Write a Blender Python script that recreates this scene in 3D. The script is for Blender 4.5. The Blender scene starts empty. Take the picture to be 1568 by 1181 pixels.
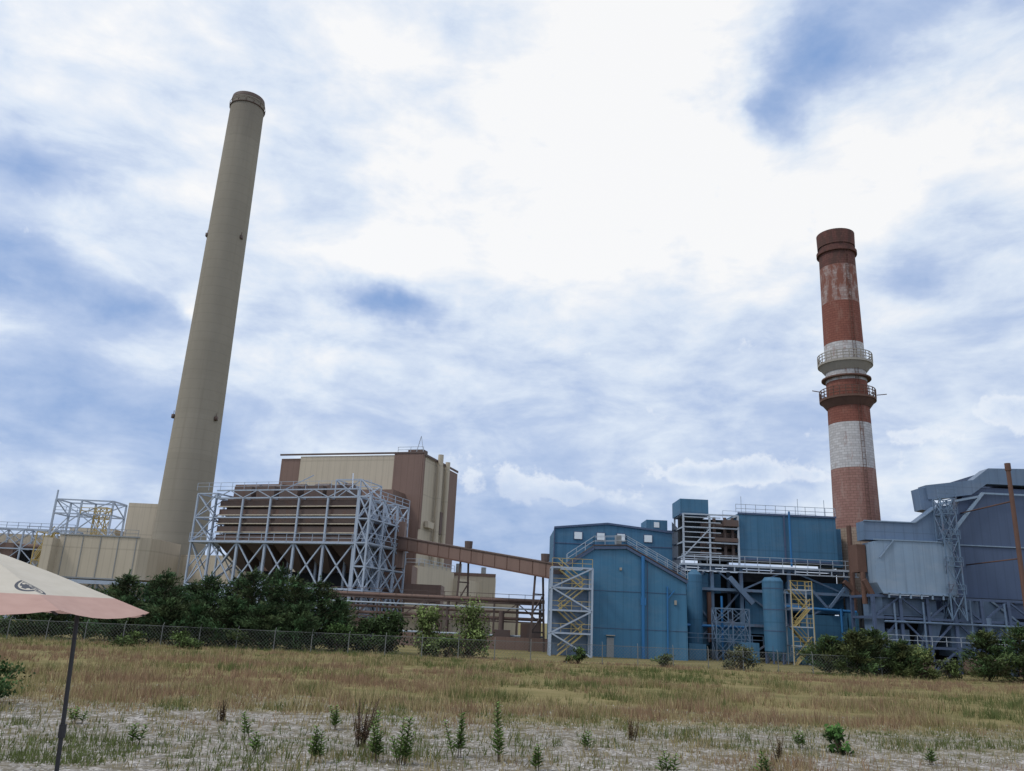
import bpy, math, random
import numpy as np
from mathutils import Vector, Matrix, noise as mn
random.seed(7); rng=np.random.default_rng(7)
sc=bpy.context.scene
COL=sc.collection
rad=math.radians

# ------------------------------------------------------------------ materials
class NT:
    def __init__(s,nt): s.nt=nt; s.n=nt.nodes; s.l=nt.links
    def new(s,t,**k):
        n=s.n.new(t)
        for a,b in k.items(): setattr(n,a,b)
        return n
    def put(s,sock,v):
        if isinstance(v,(int,float)): sock.default_value=v
        elif isinstance(v,(tuple,list)): sock.default_value=v
        else: s.l.new(v,sock)
    def m(s,op,a,b=None,c=None,clamp=False):
        n=s.n.new('ShaderNodeMath'); n.operation=op; n.use_clamp=clamp
        s.put(n.inputs[0],a)
        if b is not None: s.put(n.inputs[1],b)
        if c is not None: s.put(n.inputs[2],c)
        return n.outputs[0]
    def mix(s,f,a,b,bt='MIX'):
        n=s.n.new('ShaderNodeMix'); n.data_type='RGBA'; n.blend_type=bt
        s.put(n.inputs[0],f); s.put(n.inputs[6],a); s.put(n.inputs[7],b)
        return n.outputs[2]
    def noise(s,vec,scale,detail=4,rough=.55,dist=0):
        n=s.n.new('ShaderNodeTexNoise'); s.put(n.inputs['Vector'],vec)
        n.inputs['Scale'].default_value=scale; n.inputs['Detail'].default_value=detail
        n.inputs['Roughness'].default_value=rough; n.inputs['Distortion'].default_value=dist
        return n
    def scale(s,vec,sc_):
        n=s.n.new('ShaderNodeVectorMath'); n.operation='MULTIPLY'
        s.l.new(vec,n.inputs[0]); n.inputs[1].default_value=sc_
        return n.outputs[0]
    def ramp(s,f,stops):
        n=s.n.new('ShaderNodeValToRGB'); s.put(n.inputs[0],f)
        e=n.color_ramp.elements
        while len(e)<len(stops): e.new(.5)
        for i,(p,c) in enumerate(stops):
            e[i].position=p; e[i].color=(*c,1) if len(c)==3 else c
        return n.outputs[0]
    def sm(s,v,a,b):
        n=s.n.new('ShaderNodeMapRange'); n.interpolation_type='SMOOTHSTEP'
        s.put(n.inputs[0],v); n.inputs[1].default_value=a; n.inputs[2].default_value=b
        return n.outputs[0]
def newmat(name):
    m=bpy.data.materials.new(name); m.use_nodes=True
    t=NT(m.node_tree); b=t.n['Principled BSDF']
    return m,t,b
def c4(c,k=1): return (c[0]*k,c[1]*k,c[2]*k,1)
def mat(name,col,rough=.6,var=.18,sc_=.5,metal=0,panel=None,rows=None,streak=.15,rust=0,bump=.0,spec=.3,fade=0):
    m,t,b=newmat(name)
    oc=t.new('ShaderNodeTexCoord').outputs['Object']
    n1=t.noise(oc,sc_,4,.6)
    col1=t.mix(n1.outputs[0],c4(col,1-var),c4(col,1+var))
    if fade:
        g_=sum(col)/3
        fn=t.noise(t.scale(oc,(.25,.25,.6)),1.0,5,.7)
        col1=t.mix(t.m('MULTIPLY',t.sm(fn.outputs[0],.42,.72),fade),col1,((col[0]+g_)*.8,(col[1]+g_)*.72,(col[2]+g_)*.66,1))
    if streak:
        st=t.noise(t.scale(oc,(1.6,1.6,.12)),1.0,3,.6)
        col1=t.mix(t.m('MULTIPLY',t.sm(st.outputs[0],.45,.75),streak),col1,c4(col,.45))
    sep=t.new('ShaderNodeSeparateXYZ'); t.l.new(oc,sep.inputs[0])
    if panel:
        s=t.m('ADD',sep.outputs[0],sep.outputs[1])
        fr=t.m('FRACT',t.m('DIVIDE',s,panel))
        line=t.m('LESS_THAN',t.m('ABSOLUTE',t.m('SUBTRACT',fr,.5)),.06)
        idx=t.m('FLOOR',t.m('DIVIDE',s,panel))
        wn=t.new('ShaderNodeTexWhiteNoise',noise_dimensions='1D'); t.l.new(idx,wn.inputs['W'])
        col1=t.mix(t.m('MULTIPLY',wn.outputs[0],.12),col1,c4(col,.6))
        col1=t.mix(t.m('MULTIPLY',line,.18),col1,c4(col,.4))
    if rows:
        fr=t.m('FRACT',t.m('DIVIDE',sep.outputs[2],rows))
        line=t.m('LESS_THAN',fr,.04)
        col1=t.mix(t.m('MULTIPLY',line,.25),col1,c4(col,.45))
    if rust:
        rn=t.noise(t.scale(oc,(1,1,.45)),.9,5,.7)
        col1=t.mix(t.m('MULTIPLY',t.sm(rn.outputs[0],.5,.66),rust),col1,(.16,.06,.03,1))
    t.l.new(col1,b.inputs['Base Color'])
    b.inputs['Roughness'].default_value=rough; b.inputs['Metallic'].default_value=metal
    b.inputs['Specular IOR Level'].default_value=spec
    if bump:
        bp=t.new('ShaderNodeBump'); bp.inputs['Strength'].default_value=bump
        nb=t.noise(oc,sc_*12,4,.6); t.l.new(nb.outputs[0],bp.inputs['Height']); t.l.new(bp.outputs[0],b.inputs['Normal'])
    return m

M={}
M['beige']=mat('beige_siding',(.50,.445,.36),.7,.08,.15,panel=1.2,streak=.14,rows=6)
M['brown']=mat('brown_siding',(.20,.135,.115),.7,.12,.2,panel=1.2,streak=.15)
M['duct']=mat('brown_duct',(.115,.085,.078),.65,.2,.4,rust=.2)
M['lattice']=mat('pale_blue_painted_steel',(.36,.43,.54),.5,.12,.6,streak=.1,rust=.15)
M['white']=mat('pale_grey_painted_steel',(.40,.46,.54),.5,.12,.6,rust=.15)
M['blue']=mat('blue_siding',(.052,.155,.27),.6,.12,.2,panel=.9,streak=.3,rows=4.5,fade=.22)
M['blue2']=mat('bright_blue_siding',(.052,.170,.30),.55,.1,.2,panel=.9,streak=.25,fade=.2)
M['steelblue']=mat('steel_blue_cladding',(.12,.185,.29),.45,.12,.25,panel=1.1,streak=.25,spec=.4,rows=3,fade=.2)
M['bluesteel']=mat('slate_blue_steel',(.13,.20,.30),.5,.2,.6,streak=.1,rust=.3)
M['paleblue']=mat('pale_blue_cladding',(.22,.31,.43),.4,.12,.3,panel=1.1,streak=.35,spec=.4,fade=.2)
M['navy']=mat('dark_blue_siding',(.075,.11,.195),.5,.1,.2,panel=1.1,streak=.2,rows=7)
M['pipeblue']=mat('blue_pipe',(.03,.15,.36),.4,.1,.5)
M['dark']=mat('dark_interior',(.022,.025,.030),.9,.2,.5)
M['grey']=mat('grey_galvanised',(.25,.27,.29),.5,.15,.5)
M['yellow']=mat('yellow_paint',(.46,.36,.15),.6,.15,.6,streak=.2)
M['rust']=mat('rusty_steel',(.13,.075,.06),.85,.3,.8)
M['concretewall']=mat('concrete',(.33,.31,.28),.85,.12,.4,bump=.1)
M['window']=mat('window_glazing',(.70,.75,.80),.3,.05,.5,streak=0,spec=.5)
M['bark']=mat('bark',(.07,.05,.035),.9,.25,3,streak=0)
M['galv']=mat('fence_galvanised',(.17,.18,.18),.6,.1,1,streak=0)
M['polemetal']=mat('umbrella_pole',(.035,.035,.04),.4,.1,1,streak=0)

# ------------------------------------------------------------------ mesh tools
class B:
    def __init__(s,off=(0,0,0)): s.v=[];s.f=[];s.o=off
    def add(s,vs,fs):
        k=len(s.v); ox,oy,oz=s.o
        s.v+= [(v[0]-ox,v[1]-oy,v[2]-oz) for v in vs]; s.f+=[tuple(i+k for i in f) for f in fs]
    def box(s,x0,x1,y0,y1,z0,z1):
        s.add([(x0,y0,z0),(x1,y0,z0),(x1,y1,z0),(x0,y1,z0),(x0,y0,z1),(x1,y0,z1),(x1,y1,z1),(x0,y1,z1)],
              [(0,3,2,1),(4,5,6,7),(0,1,5,4),(1,2,6,5),(2,3,7,6),(3,0,4,7)])
    def beam(s,p,q,w,d=None):
        d=d or w; p=Vector(p);q=Vector(q);a=(q-p)
        if a.length<1e-4: return
        a.normalize(); up=Vector((0,0,1)) if abs(a.z)<.95 else Vector((0,1,0))
        u=a.cross(up).normalized()*w/2; v=u.cross(a).normalized()*d/2
        s.add([p-u-v,p+u-v,p+u+v,p-u+v,q-u-v,q+u-v,q+u+v,q-u+v],
              [(0,3,2,1),(4,5,6,7),(0,1,5,4),(1,2,6,5),(2,3,7,6),(3,0,4,7)])
    def cyl(s,p,q,r0,r1=None,n=16,caps=True):
        r1=r0 if r1 is None else r1; p=Vector(p);q=Vector(q);a=(q-p).normalized()
        up=Vector((0,0,1)) if abs(a.z)<.95 else Vector((0,1,0))
        u=a.cross(up).normalized(); v=u.cross(a).normalized()
        A=[p+(u*math.cos(t)+v*math.sin(t))*r0 for t in [2*math.pi*i/n for i in range(n)]]
        C=[q+(u*math.cos(t)+v*math.sin(t))*r1 for t in [2*math.pi*i/n for i in range(n)]]
        s.add(A+C,[(i,(i+1)%n,n+(i+1)%n,n+i) for i in range(n)])
        if caps:
            s.add(A,[tuple(range(n))[::-1]]); s.add(C,[tuple(range(n))])
    def prism(s,prof,y0,y1):
        n=len(prof)
        s.add([(x,y0,z) for x,z in prof]+[(x,y1,z) for x,z in prof],
              [(i,(i+1)%n,n+(i+1)%n,n+i) for i in range(n)]+[tuple(range(n))[::-1],tuple(range(n,2*n))])
    def prismz(s,prof,z0,z1):
        n=len(prof)
        s.add([(x,y,z0) for x,y in prof]+[(x,y,z1) for x,y in prof],
              [(i,(i+1)%n,n+(i+1)%n,n+i) for i in range(n)]+[tuple(range(n))[::-1],tuple(range(n,2*n))])
    def rail(s,p,q,h=1.1,w=.07,step=2.0):
        p=Vector(p);q=Vector(q);L=(q-p).length;n=max(1,int(L/step))
        for i in range(n+1):
            a=p.lerp(q,i/n); s.beam(a,a+Vector((0,0,h)),w)
        for k in (h,h*.5): s.beam(p+Vector((0,0,k)),q+Vector((0,0,k)),w)
    def frame(s,xs,ys,zs,w,brace=.0,faces='fblr',pattern='X'):
        for x in xs:
            for y in ys: s.beam((x,y,zs[0]),(x,y,zs[-1]),w)
        for z in zs[1:]:
            for y in ys: s.beam((xs[0],y,z),(xs[-1],y,z),w*.8)
            for x in xs: s.beam((x,ys[0],z),(x,ys[-1],z),w*.8)
        if brace:
            def br(a,b,c,d,k):
                if pattern=='X': s.beam(a,d,brace); s.beam(b,c,brace)
                elif k%2: s.beam(a,d,brace)
                else: s.beam(b,c,brace)
            k=0
            for j in range(len(zs)-1):
                z0,z1=zs[j],zs[j+1]
                for i in range(len(xs)-1):
                    k+=1
                    if 'f' in faces: br((xs[i],ys[0],z0),(xs[i+1],ys[0],z0),(xs[i],ys[0],z1),(xs[i+1],ys[0],z1),k)
                    if 'b' in faces: br((xs[i],ys[-1],z0),(xs[i+1],ys[-1],z0),(xs[i],ys[-1],z1),(xs[i+1],ys[-1],z1),k)
                for i in range(len(ys)-1):
                    k+=1
                    if 'l' in faces: br((xs[0],ys[i],z0),(xs[0],ys[i+1],z0),(xs[0],ys[i],z1),(xs[0],ys[i+1],z1),k)
                    if 'r' in faces: br((xs[-1],ys[i],z0),(xs[-1],ys[i+1],z0),(xs[-1],ys[i],z1),(xs[-1],ys[i+1],z1),k)
    def stairs(s,x0,x1,y0,y1,zs,w=.12):
        flip=False
        for j in range(len(zs)-1):
            a,b=(x0,x1) if not flip else (x1,x0); y=y0 if not flip else y1
            s.beam((a,y,zs[j]),(b,y,zs[j+1]),.9,.12)
            for k in (.55,1.1): s.beam((a,y-.45,zs[j]+k),(b,y-.45,zs[j+1]+k),w)
            flip=not flip
class G:
    def __init__(s,name,loc=(0,0,0),rot=0,local=False):
        s.e=bpy.data.objects.new(name,None); COL.objects.link(s.e)
        s.e.location=loc; s.e.rotation_euler=(0,0,rot); s.e.empty_display_size=.5
        s.loc=(0,0,0) if local else loc; s.p=[]
    def part(s,name,m):
        b=B(s.loc); s.p.append((name,m,b)); return b
    def done(s,smooth=()):
        for name,m,b in s.p:
            if not b.v: continue
            me=bpy.data.meshes.new(name); me.from_pydata([tuple(v) for v in b.v],[],b.f); me.update()
            me.materials.append(M[m] if isinstance(m,str) else m)
            o=bpy.data.objects.new(name,me); COL.objects.link(o); o.parent=s.e
            if name in smooth:
                for p in me.polygons: p.use_smooth=len(p.vertices)==4
def lin(a,b,n): return [a+(b-a)*i/(n-1) for i in range(n)]

# ------------------------------------------------------------------ world
SUN_AZ,SUN_EL=rad(-75),rad(52)
w=bpy.data.worlds.new("World"); sc.world=w; w.use_nodes=True
t=NT(w.node_tree)
for n in list(t.n): t.n.remove(n)
out=t.new('ShaderNodeOutputWorld')
sky=t.new('ShaderNodeTexSky',sky_type='NISHITA'); sky.sun_disc=False
sky.sun_elevation=SUN_EL; sky.sun_rotation=SUN_AZ; sky.dust_density=1.5
bg1=t.new('ShaderNodeBackground'); t.l.new(sky.outputs[0],bg1.inputs[0]); bg1.inputs[1].default_value=.12
d=t.new('ShaderNodeTexCoord').outputs['Generated']
sp=t.new('ShaderNodeSeparateXYZ'); t.l.new(d,sp.inputs[0])
X,Y,Z=sp.outputs
zc=t.m('ADD',t.m('MAXIMUM',Z,0.0),.22)
cv=t.new('ShaderNodeCombineXYZ'); t.l.new(t.m('DIVIDE',X,zc),cv.inputs[0]); t.l.new(t.m('DIVIDE',Y,zc),cv.inputs[1])
P=cv.outputs[0]
az=t.m('ARCTAN2',X,Y); el=t.m('ARCSINE',Z)
wn=t.noise(d,6.5,5,.62)
ws=t.new('ShaderNodeSeparateColor'); t.l.new(wn.outputs['Color'],ws.inputs[0])
def warp(ka,ke):
    return (t.m('MULTIPLY_ADD',t.m('SUBTRACT',ws.outputs[0],.5),ka,az), t.m('MULTIPLY_ADD',t.m('SUBTRACT',ws.outputs[1],.5),ke,el))
azw,elw=warp(.34,.15)
azm,elm=warp(.20,.085)
azs,_=warp(.06,.0)
def blob(acc,a0,e0,sa,se,amp,A=azw,E=elw):
    a0,e0,sa,se=map(rad,(a0,e0,sa,se))
    dx=t.m('MULTIPLY_ADD',A,1/sa,-a0/sa); dy=t.m('MULTIPLY_ADD',E,1/se,-e0/se)
    s2=t.m('MULTIPLY_ADD',dx,dx,t.m('MULTIPLY',dy,dy))
    return t.m('MULTIPLY_ADD',t.m('EXPONENT',t.m('MULTIPLY',s2,-1.0)),amp,acc)
n1=t.noise(P,1.3,5,.6,.3); n2=t.noise(t.scale(d,(1,1,2.3)),7.5,6,.60,.25)
v=t.m('MULTIPLY_ADD',t.m('SUBTRACT',n1.outputs[0],.5),.80,.66)
v=t.m('MULTIPLY_ADD',t.m('SUBTRACT',n2.outputs[0],.5),.90,v)
v=t.m('ADD',v,t.m('MULTIPLY',t.m('SUBTRACT',t.sm(el,.08,.55),.6),.30))
for bl in [(5.7,33,13,8,.22),(27,29,10,4,.22),(12,25,14,3,.12),(-28,12.3,10,3.5,-.26),(27,15,8,3,-.12),(-17,33.8,5,3,-.16),(8,23.6,5,1.3,-.14)]:
    v=blob(v,*bl)
for bl in [(22.8,37.8,4.6,2.8,-.62),(19.8,34.3,2.0,1.9,-.42),(31.5,38.8,6,2.0,-.5),
           (-9.1,21.0,4.4,1.15,-.60),(-10.5,24.4,4.5,1.6,.30),(-34.6,26.3,4.5,1.8,-.40),(-31,18.8,6.5,1.7,-.46),(-34,21,4,1.2,-.3),
           (-1.5,6.5,6,2.8,-.30),(28.5,22,3.0,1.4,-.30),(-22.8,19,2.2,1.1,.45),(-14,17,4.5,1.0,.25),(-20,9,4,1.6,-.12)]:
    v=blob(v,*bl,A=azm,E=elm)
skyc=t.ramp(v,[(.0,(.20,.35,.66)),(.22,(.33,.46,.73)),(.46,(.50,.61,.83)),(.66,(.74,.825,.95)),(.88,(1.0,1.0,1.0))])
cn=t.noise(d,19,5,.6)
cm=t.m('MULTIPLY',az,0.0)
for bl in [(17,10.6,3.8,1.0,1.1),(13,10.1,2.6,.8,.9),(21,10.1,2.6,.7,.8),(0,9.4,3.2,1.6,1.0),(6,8.8,3.4,.9,.9),
           (27.2,12.6,2.2,.7,.9),(32.3,13.6,1.8,1.1,1.0),(-35,8,3.4,1.2,.9)]:
    cm=blob(cm,*bl,A=azs,E=el)
cnn=t.m('SUBTRACT',cn.outputs[0],.5)
cm=t.m('ADD',cm,t.m('MULTIPLY',cnn,2.8))
cmask=t.m('MULTIPLY',t.sm(cm,.42,.74),t.sm(t.m('MULTIPLY_ADD',cnn,.08,el),.120,.180))
cshade=t.ramp(t.sm(cm,.5,1.6),[(0,(.90,.94,1.0)),(.35,(.76,.84,.96)),(1,(.54,.65,.86))])
skyc=t.mix(t.m('MULTIPLY',cmask,.72),skyc,cshade)
hz=t.sm(el,-.03,.0)
skyc=t.mix(hz,(.20,.20,.17,1),skyc)
bg2=t.new('ShaderNodeBackground'); t.l.new(skyc,bg2.inputs[0]); bg2.inputs[1].default_value=1.0
mx=t.new('ShaderNodeMixShader'); mx.inputs[0].default_value=.92
t.l.new(bg1.outputs[0],mx.inputs[1]); t.l.new(bg2.outputs[0],mx.inputs[2]); t.l.new(mx.outputs[0],out.inputs[0])
w.cycles.sampling_method='NONE'

sl=bpy.data.lights.new('sun','SUN'); sl.energy=1.25; sl.angle=rad(11); sl.color=(1,.95,.87)
so=bpy.data.objects.new('sun',sl); COL.objects.link(so)
dv=Vector((math.sin(SUN_AZ)*math.cos(SUN_EL),-.45*math.cos(SUN_EL),math.sin(SUN_EL)))
so.rotation_euler=dv.to_track_quat('Z','Y').to_euler(); so.location=(0,0,60)

# ------------------------------------------------------------------ camera
cd=bpy.data.cameras.new('camera'); cam=bpy.data.objects.new('camera',cd); COL.objects.link(cam)
cd.lens=28.22; cd.sensor_width=36; cd.clip_end=6000; cd.clip_start=.1
cam.matrix_world=Matrix.Translation((0,0,3.4))@Matrix.Rotation(rad(90+16.35),4,'X')@Matrix.Rotation(rad(2.6),4,'Z')
sc.camera=cam

# ------------------------------------------------------------------ ground
def gz(x,y):
    r=math.hypot(x*.5,max(y,0)) if y>0 else 0
    k=min(1,max(0,(19-r)/14)); k=k*k*(3-2*k)
    return 1.8*k + (.10*mn.noise(Vector((x*.12,y*.12,0)))+.04*mn.noise(Vector((x*.6,y*.6,3))) if y<90 else 0)*(1 if y<75 else max(0,(90-y)/15))
def ground():
    xs=list(np.linspace(-80,80,161)); ys=list(np.linspace(-10,95,106))
    xs=[-3000,-800,-200]+xs+[200,800,3000]; ys=[-400,-60]+ys+[130,220,500,1500,4500]
    vs=[];fs=[]
    for y in ys:
        for x in xs:
            z=gz(x,y) if (-10<=y<=95 and abs(x)<=80) else (gz(max(-80,min(80,x)),max(-10,y)) if y<95 else 0)
            vs.append((x,y,z))
    n=len(xs)
    for j in range(len(ys)-1):
        for i in range(n-1):
            fs.append((j*n+i,j*n+i+1,(j+1)*n+i+1,(j+1)*n+i))
    me=bpy.data.meshes.new('ground'); me.from_pydata(vs,[],fs); me.update()
    for p in me.polygons: p.use_smooth=True
    o=bpy.data.objects.new('ground',me); COL.objects.link(o)
    m,t,b=newmat('gravelly_field')
    oc=t.new('ShaderNodeTexCoord').outputs['Object']
    sp=t.new('ShaderNodeSeparateXYZ'); t.l.new(oc,sp.inputs[0])
    vo=t.new('ShaderNodeTexVoronoi'); t.l.new(oc,vo.inputs['Vector']); vo.inputs['Scale'].default_value=14
    vc=t.new('ShaderNodeSeparateColor'); t.l.new(vo.outputs['Color'],vc.inputs[0])
    grav=t.ramp(vc.outputs[0],[(0,(.12,.11,.10)),(.3,(.24,.225,.205)),(.75,(.36,.34,.325)),(1,(.55,.53,.52))])
    sn=t.noise(oc,5,5,.7)
    dirt=t.mix(sn.outputs[0],(.09,.08,.05,1),(.22,.195,.15,1))
    gp=t.noise(oc,1.6,7,.72)
    grav=t.mix(t.sm(gp.outputs[0],.40,.58),dirt,grav)
    gn=t.noise(t.scale(oc,(.5,1,1)),.35,6,.65)
    grass=t.ramp(gn.outputs[0],[(.3,(.10,.10,.04)),(.5,(.19,.165,.075)),(.7,(.27,.22,.115))])
    bn=t.noise(t.scale(oc,(.06,.3,1)),1,5,.65)
    edge=t.m('ADD',sp.outputs[1],t.m('MULTIPLY',t.m('SUBTRACT',bn.outputs[0],.5),26))
    f=t.sm(edge,26,38)
    t.l.new(t.mix(f,grav,grass),b.inputs['Base Color']); b.inputs['Roughness'].default_value=.95
    b.inputs['Specular IOR Level'].default_value=.1
    bp=t.new('ShaderNodeBump'); bp.inputs['Strength'].default_value=.6; bp.inputs['Distance'].default_value=.03
    t.l.new(vo.outputs['Distance'],bp.inputs['Height']); t.l.new(bp.outputs[0],b.inputs['Normal'])
    me.materials.append(m)
ground()

# ------------------------------------------------------------------ foliage tools
def vmat(name,rough=.8):
    m,t,b=newmat(name)
    a=t.new('ShaderNodeVertexColor',layer_name='Col')
    t.l.new(a.outputs[0],b.inputs['Base Color']); b.inputs['Roughness'].default_value=rough
    b.inputs['Specular IOR Level'].default_value=.15
    return m
M['leaf']=vmat('foliage'); M['grass']=vmat('grass_blades')
def raw_mesh(name,verts,nper,cols,m,parent=None):
    N=len(verts)//nper
    me=bpy.data.meshes.new(name); me.vertices.add(N*nper); me.vertices.foreach_set('co',verts.astype(np.float32).ravel())
    me.loops.add(N*nper); me.loops.foreach_set('vertex_index',np.arange(N*nper,dtype=np.int32))
    me.polygons.add(N); me.polygons.foreach_set('loop_start',np.arange(0,N*nper,nper,dtype=np.int32))
    try: me.polygons.foreach_set('loop_total',np.full(N,nper,dtype=np.int32))
    except Exception: pass
    me.update(calc_edges=True)
    ca=me.color_attributes.new('Col','FLOAT_COLOR','POINT')
    c=np.ones((N*nper,4),np.float32); c[:,:3]=np.repeat(cols,nper,axis=0); ca.data.foreach_set('color',c.ravel())
    me.materials.append(m)
    o=bpy.data.objects.new(name,me); COL.objects.link(o)
    if parent: o.parent=parent
    return o
def leafquads(cent,size,dirs=None,aspect=.5):
    N=len(cent); a=rng.normal(size=(N,3)) if dirs is None else dirs+rng.normal(size=(N,3))*.45
    a/=np.linalg.norm(a,axis=1)[:,None]
    b=np.cross(a,rng.normal(size=(N,3))); b/=np.linalg.norm(b,axis=1)[:,None]
    s=(size*rng.uniform(.6,1.4,N))[:,None]
    q=np.stack([cent-a*s,cent+b*s*aspect,cent+a*s,cent-b*s*aspect],1)
    return q.reshape(-1,3)
def pine(x,y,h,r,n=3800,base=(.042,.075,.033),name='pine_tree'):
    z0=gz(x,y); g=G(name,(x,y,z0),local=True)
    tr=g.part('trunk','bark'); tr.cyl((0,0,-.2),(0,0,h*.95),.05+h*.018,.02,8)
    cents=[];dirs=[];cols=[]
    nb=int(h*9)
    ph=random.random()*6
    for i in range(nb):
        f=(i+.5)/nb; f=f**.95; zz=h*(.02+.93*f)
        a=i*2.4+ph+random.uniform(-.3,.3)
        L=r*(1-f)**.5*random.uniform(.6,1.2)*(1+.25*math.sin(a*2+ph))+.22
        rise=L*random.uniform(.1,.5)
        e=Vector((math.cos(a)*L,math.sin(a)*L,rise)); p0=Vector((0,0,zz))
        tr.cyl(p0,p0+e,.02+.012*L,.008,4,False)
        k=max(12,int(n/nb*(.4+L/r*1.1)))
        tt=rng.uniform(.2,1.08,k)
        c=np.array(p0)[None]+tt[:,None]*np.array(e)[None]+rng.normal(size=(k,3))*np.array([.2,.2,.13])*(.6+L*.4)
        cents.append(c); dd=np.tile(np.array(e.normalized()),(k,1))+np.array([0,0,.35]); dirs.append(dd)
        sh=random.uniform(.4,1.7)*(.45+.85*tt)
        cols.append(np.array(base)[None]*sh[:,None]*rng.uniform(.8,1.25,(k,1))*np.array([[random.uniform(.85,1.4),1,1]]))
    k=30; c=np.zeros((k,3)); c[:,2]=rng.uniform(h*.86,h*1.06,k); c[:,:2]=rng.normal(size=(k,2))*.05
    cents.append(c);dirs.append(np.tile([0,0,1.],(k,1)));cols.append(np.tile(np.array(base)*1.5,(k,1)))
    c=np.concatenate(cents)
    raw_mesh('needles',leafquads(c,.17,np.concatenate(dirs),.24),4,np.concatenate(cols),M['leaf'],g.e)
    g.done()
def bush(x,y,h,r,name='shrub',n=1500,base=(.06,.10,.03),clumps=14,size=.10,low=.1):
    z0=gz(x,y); g=G(name,(x,y,z0),local=True)
    tr=g.part('stems','bark')
    cents=[];cols=[]
    for i in range(clumps):
        f=random.uniform(low,1); a=random.uniform(0,6.28)
        R=r*math.sqrt(random.random())*(1-.75*max(0,f-.35))
        c=Vector((math.cos(a)*R,math.sin(a)*R,h*f*.88))
        tr.cyl((random.uniform(-.1,.1),random.uniform(-.1,.1),-.1),c,.03+.01*h,.01,5)
        k=n//clumps; cr=r*.42*random.uniform(.6,1.25)
        q=rng.normal(size=(k,3)); q*=np.array([cr,cr,min(cr,h*.14)*1.1])*.6
        cents.append(np.array(c)[None]+q)
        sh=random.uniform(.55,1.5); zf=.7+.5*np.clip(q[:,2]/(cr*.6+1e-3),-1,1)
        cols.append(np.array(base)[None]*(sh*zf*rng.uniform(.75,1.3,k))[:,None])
    c=np.concatenate(cents); c[:,2]=np.maximum(c[:,2],.02)
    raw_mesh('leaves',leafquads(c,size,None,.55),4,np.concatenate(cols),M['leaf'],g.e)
    g.done()

# ------------------------------------------------------------------ grass
def grass():
    V=[];C=[]
    for _ in range(54000):
        u=random.random(); D=19+(79-19)*u**1.3
        x=random.uniform(-.66,.68)*D; y=D
        e=mn.noise(Vector((x*.05,y*.16,5)))*8
        field=(y+e-29)/9
        patch=mn.noise(Vector((x*.22,y*.22,1)))+.5*mn.noise(Vector((x*.7,y*.7,9)))
        dens=min(1,max(.0,field)) + .16+max(0,(patch-.02))*.9
        if field>.8: dens=.48+patch*1.1
        if random.random()>dens: continue
        inf=field>.5
        hh=(random.uniform(.20,.50) if inf else random.uniform(.05,.30))*(1+.8*mn.noise(Vector((x*.3,y*.3,2))))
        if y>66: hh*=.75
        nb=random.randint(5,9); z=gz(x,y)
        tone=1.4*mn.noise(Vector((x*.05,y*.14,7)))+.7*mn.noise(Vector((x*.4,y*.4,4)))+random.uniform(-.35,.35)
        if inf: tone-=.18
        if tone>.15: col=(.135,.165,.060)
        elif tone>-.12: col=(.28,.245,.115)
        elif tone>-.4: col=(.41,.335,.19)
        else: col=(.31,.21,.135)
        wd=.009+.00032*D
        for k in range(nb):
            bx=x+random.gauss(0,.12); by=y+random.gauss(0,.12); a=random.uniform(0,3.14)
            lx=random.gauss(0,.20)*hh*1.3; ly=random.gauss(0,.13)*hh; H=hh*random.uniform(.5,1.25)
            cx=math.cos(a)*wd*.6+wd*.4; cy=math.sin(a)*wd*.5
            V+=[(bx-cx,by-cy,z-.02),(bx+cx,by+cy,z-.02),(bx+lx,by+ly,z+H)]
            s=random.uniform(.65,1.3); C.append((col[0]*s,col[1]*s,col[2]*s))
    raw_mesh('grass',np.array(V),3,np.array(C),M['grass'])
grass()
def stones():
    V=[];C=[]
    for _ in range(9000):
        D=18+20*random.random()**1.2; x=random.uniform(-.66,.68)*D; z=gz(x,D); r=random.uniform(.015,.05)
        a=random.random()*6; g_=random.uniform(.22,.55)
        p=[Vector((x+math.cos(a+k*2.094)*r,D+math.sin(a+k*2.094)*r,z-.004)) for k in range(3)]; q=Vector((x,D,z+r*.8))
        for k in range(3): V+=[tuple(p[k]),tuple(p[(k+1)%3]),tuple(q)]; C.append((g_,g_*.97,g_*.93))
    raw_mesh('gravel_stones',np.array(V),3,np.array(C),M['grass'])
stones()
def forb(x,y,h,name='weed_plant',base=(.085,.155,.04),stems=3,dry=False):
    z=gz(x,y); g=G(name,(x,y,z),local=True); st=g.part('stems','bark')
    Q=[];C=[]
    for s in range(stems):
        hs=h*random.uniform(.55,1); ax,ay=random.gauss(0,.14)*h,random.gauss(0,.14)*h; bx,by=random.gauss(0,.06),random.gauss(0,.05)
        st.cyl((bx,by,-.05),(bx+ax,by+ay,hs),.012,.006,5)
        n=int(30*hs/.8)+8
        for i in range(n):
            f=.18+.82*i/n; a=i*2.4; L=(.24 if not dry else .12)*(1.15-.6*f)*random.uniform(.7,1.2)
            p=Vector((bx+ax*f,by+ay*f,hs*f)); dr=Vector((math.cos(a),math.sin(a),.55)).normalized()
            sd=dr.cross(Vector((0,0,1))).normalized()*L*.2
            Q+=[p,p+dr*L*.5+sd,p+dr*L-Vector((0,0,L*.12)),p+dr*L*.5-sd]
            k=random.uniform(.6,1.5); C.append((base[0]*k,base[1]*k,base[2]*k))
    raw_mesh('leaves',np.array([tuple(q) for q in Q]),4,np.array(C),M['leaf'],g.e); g.done()
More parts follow.
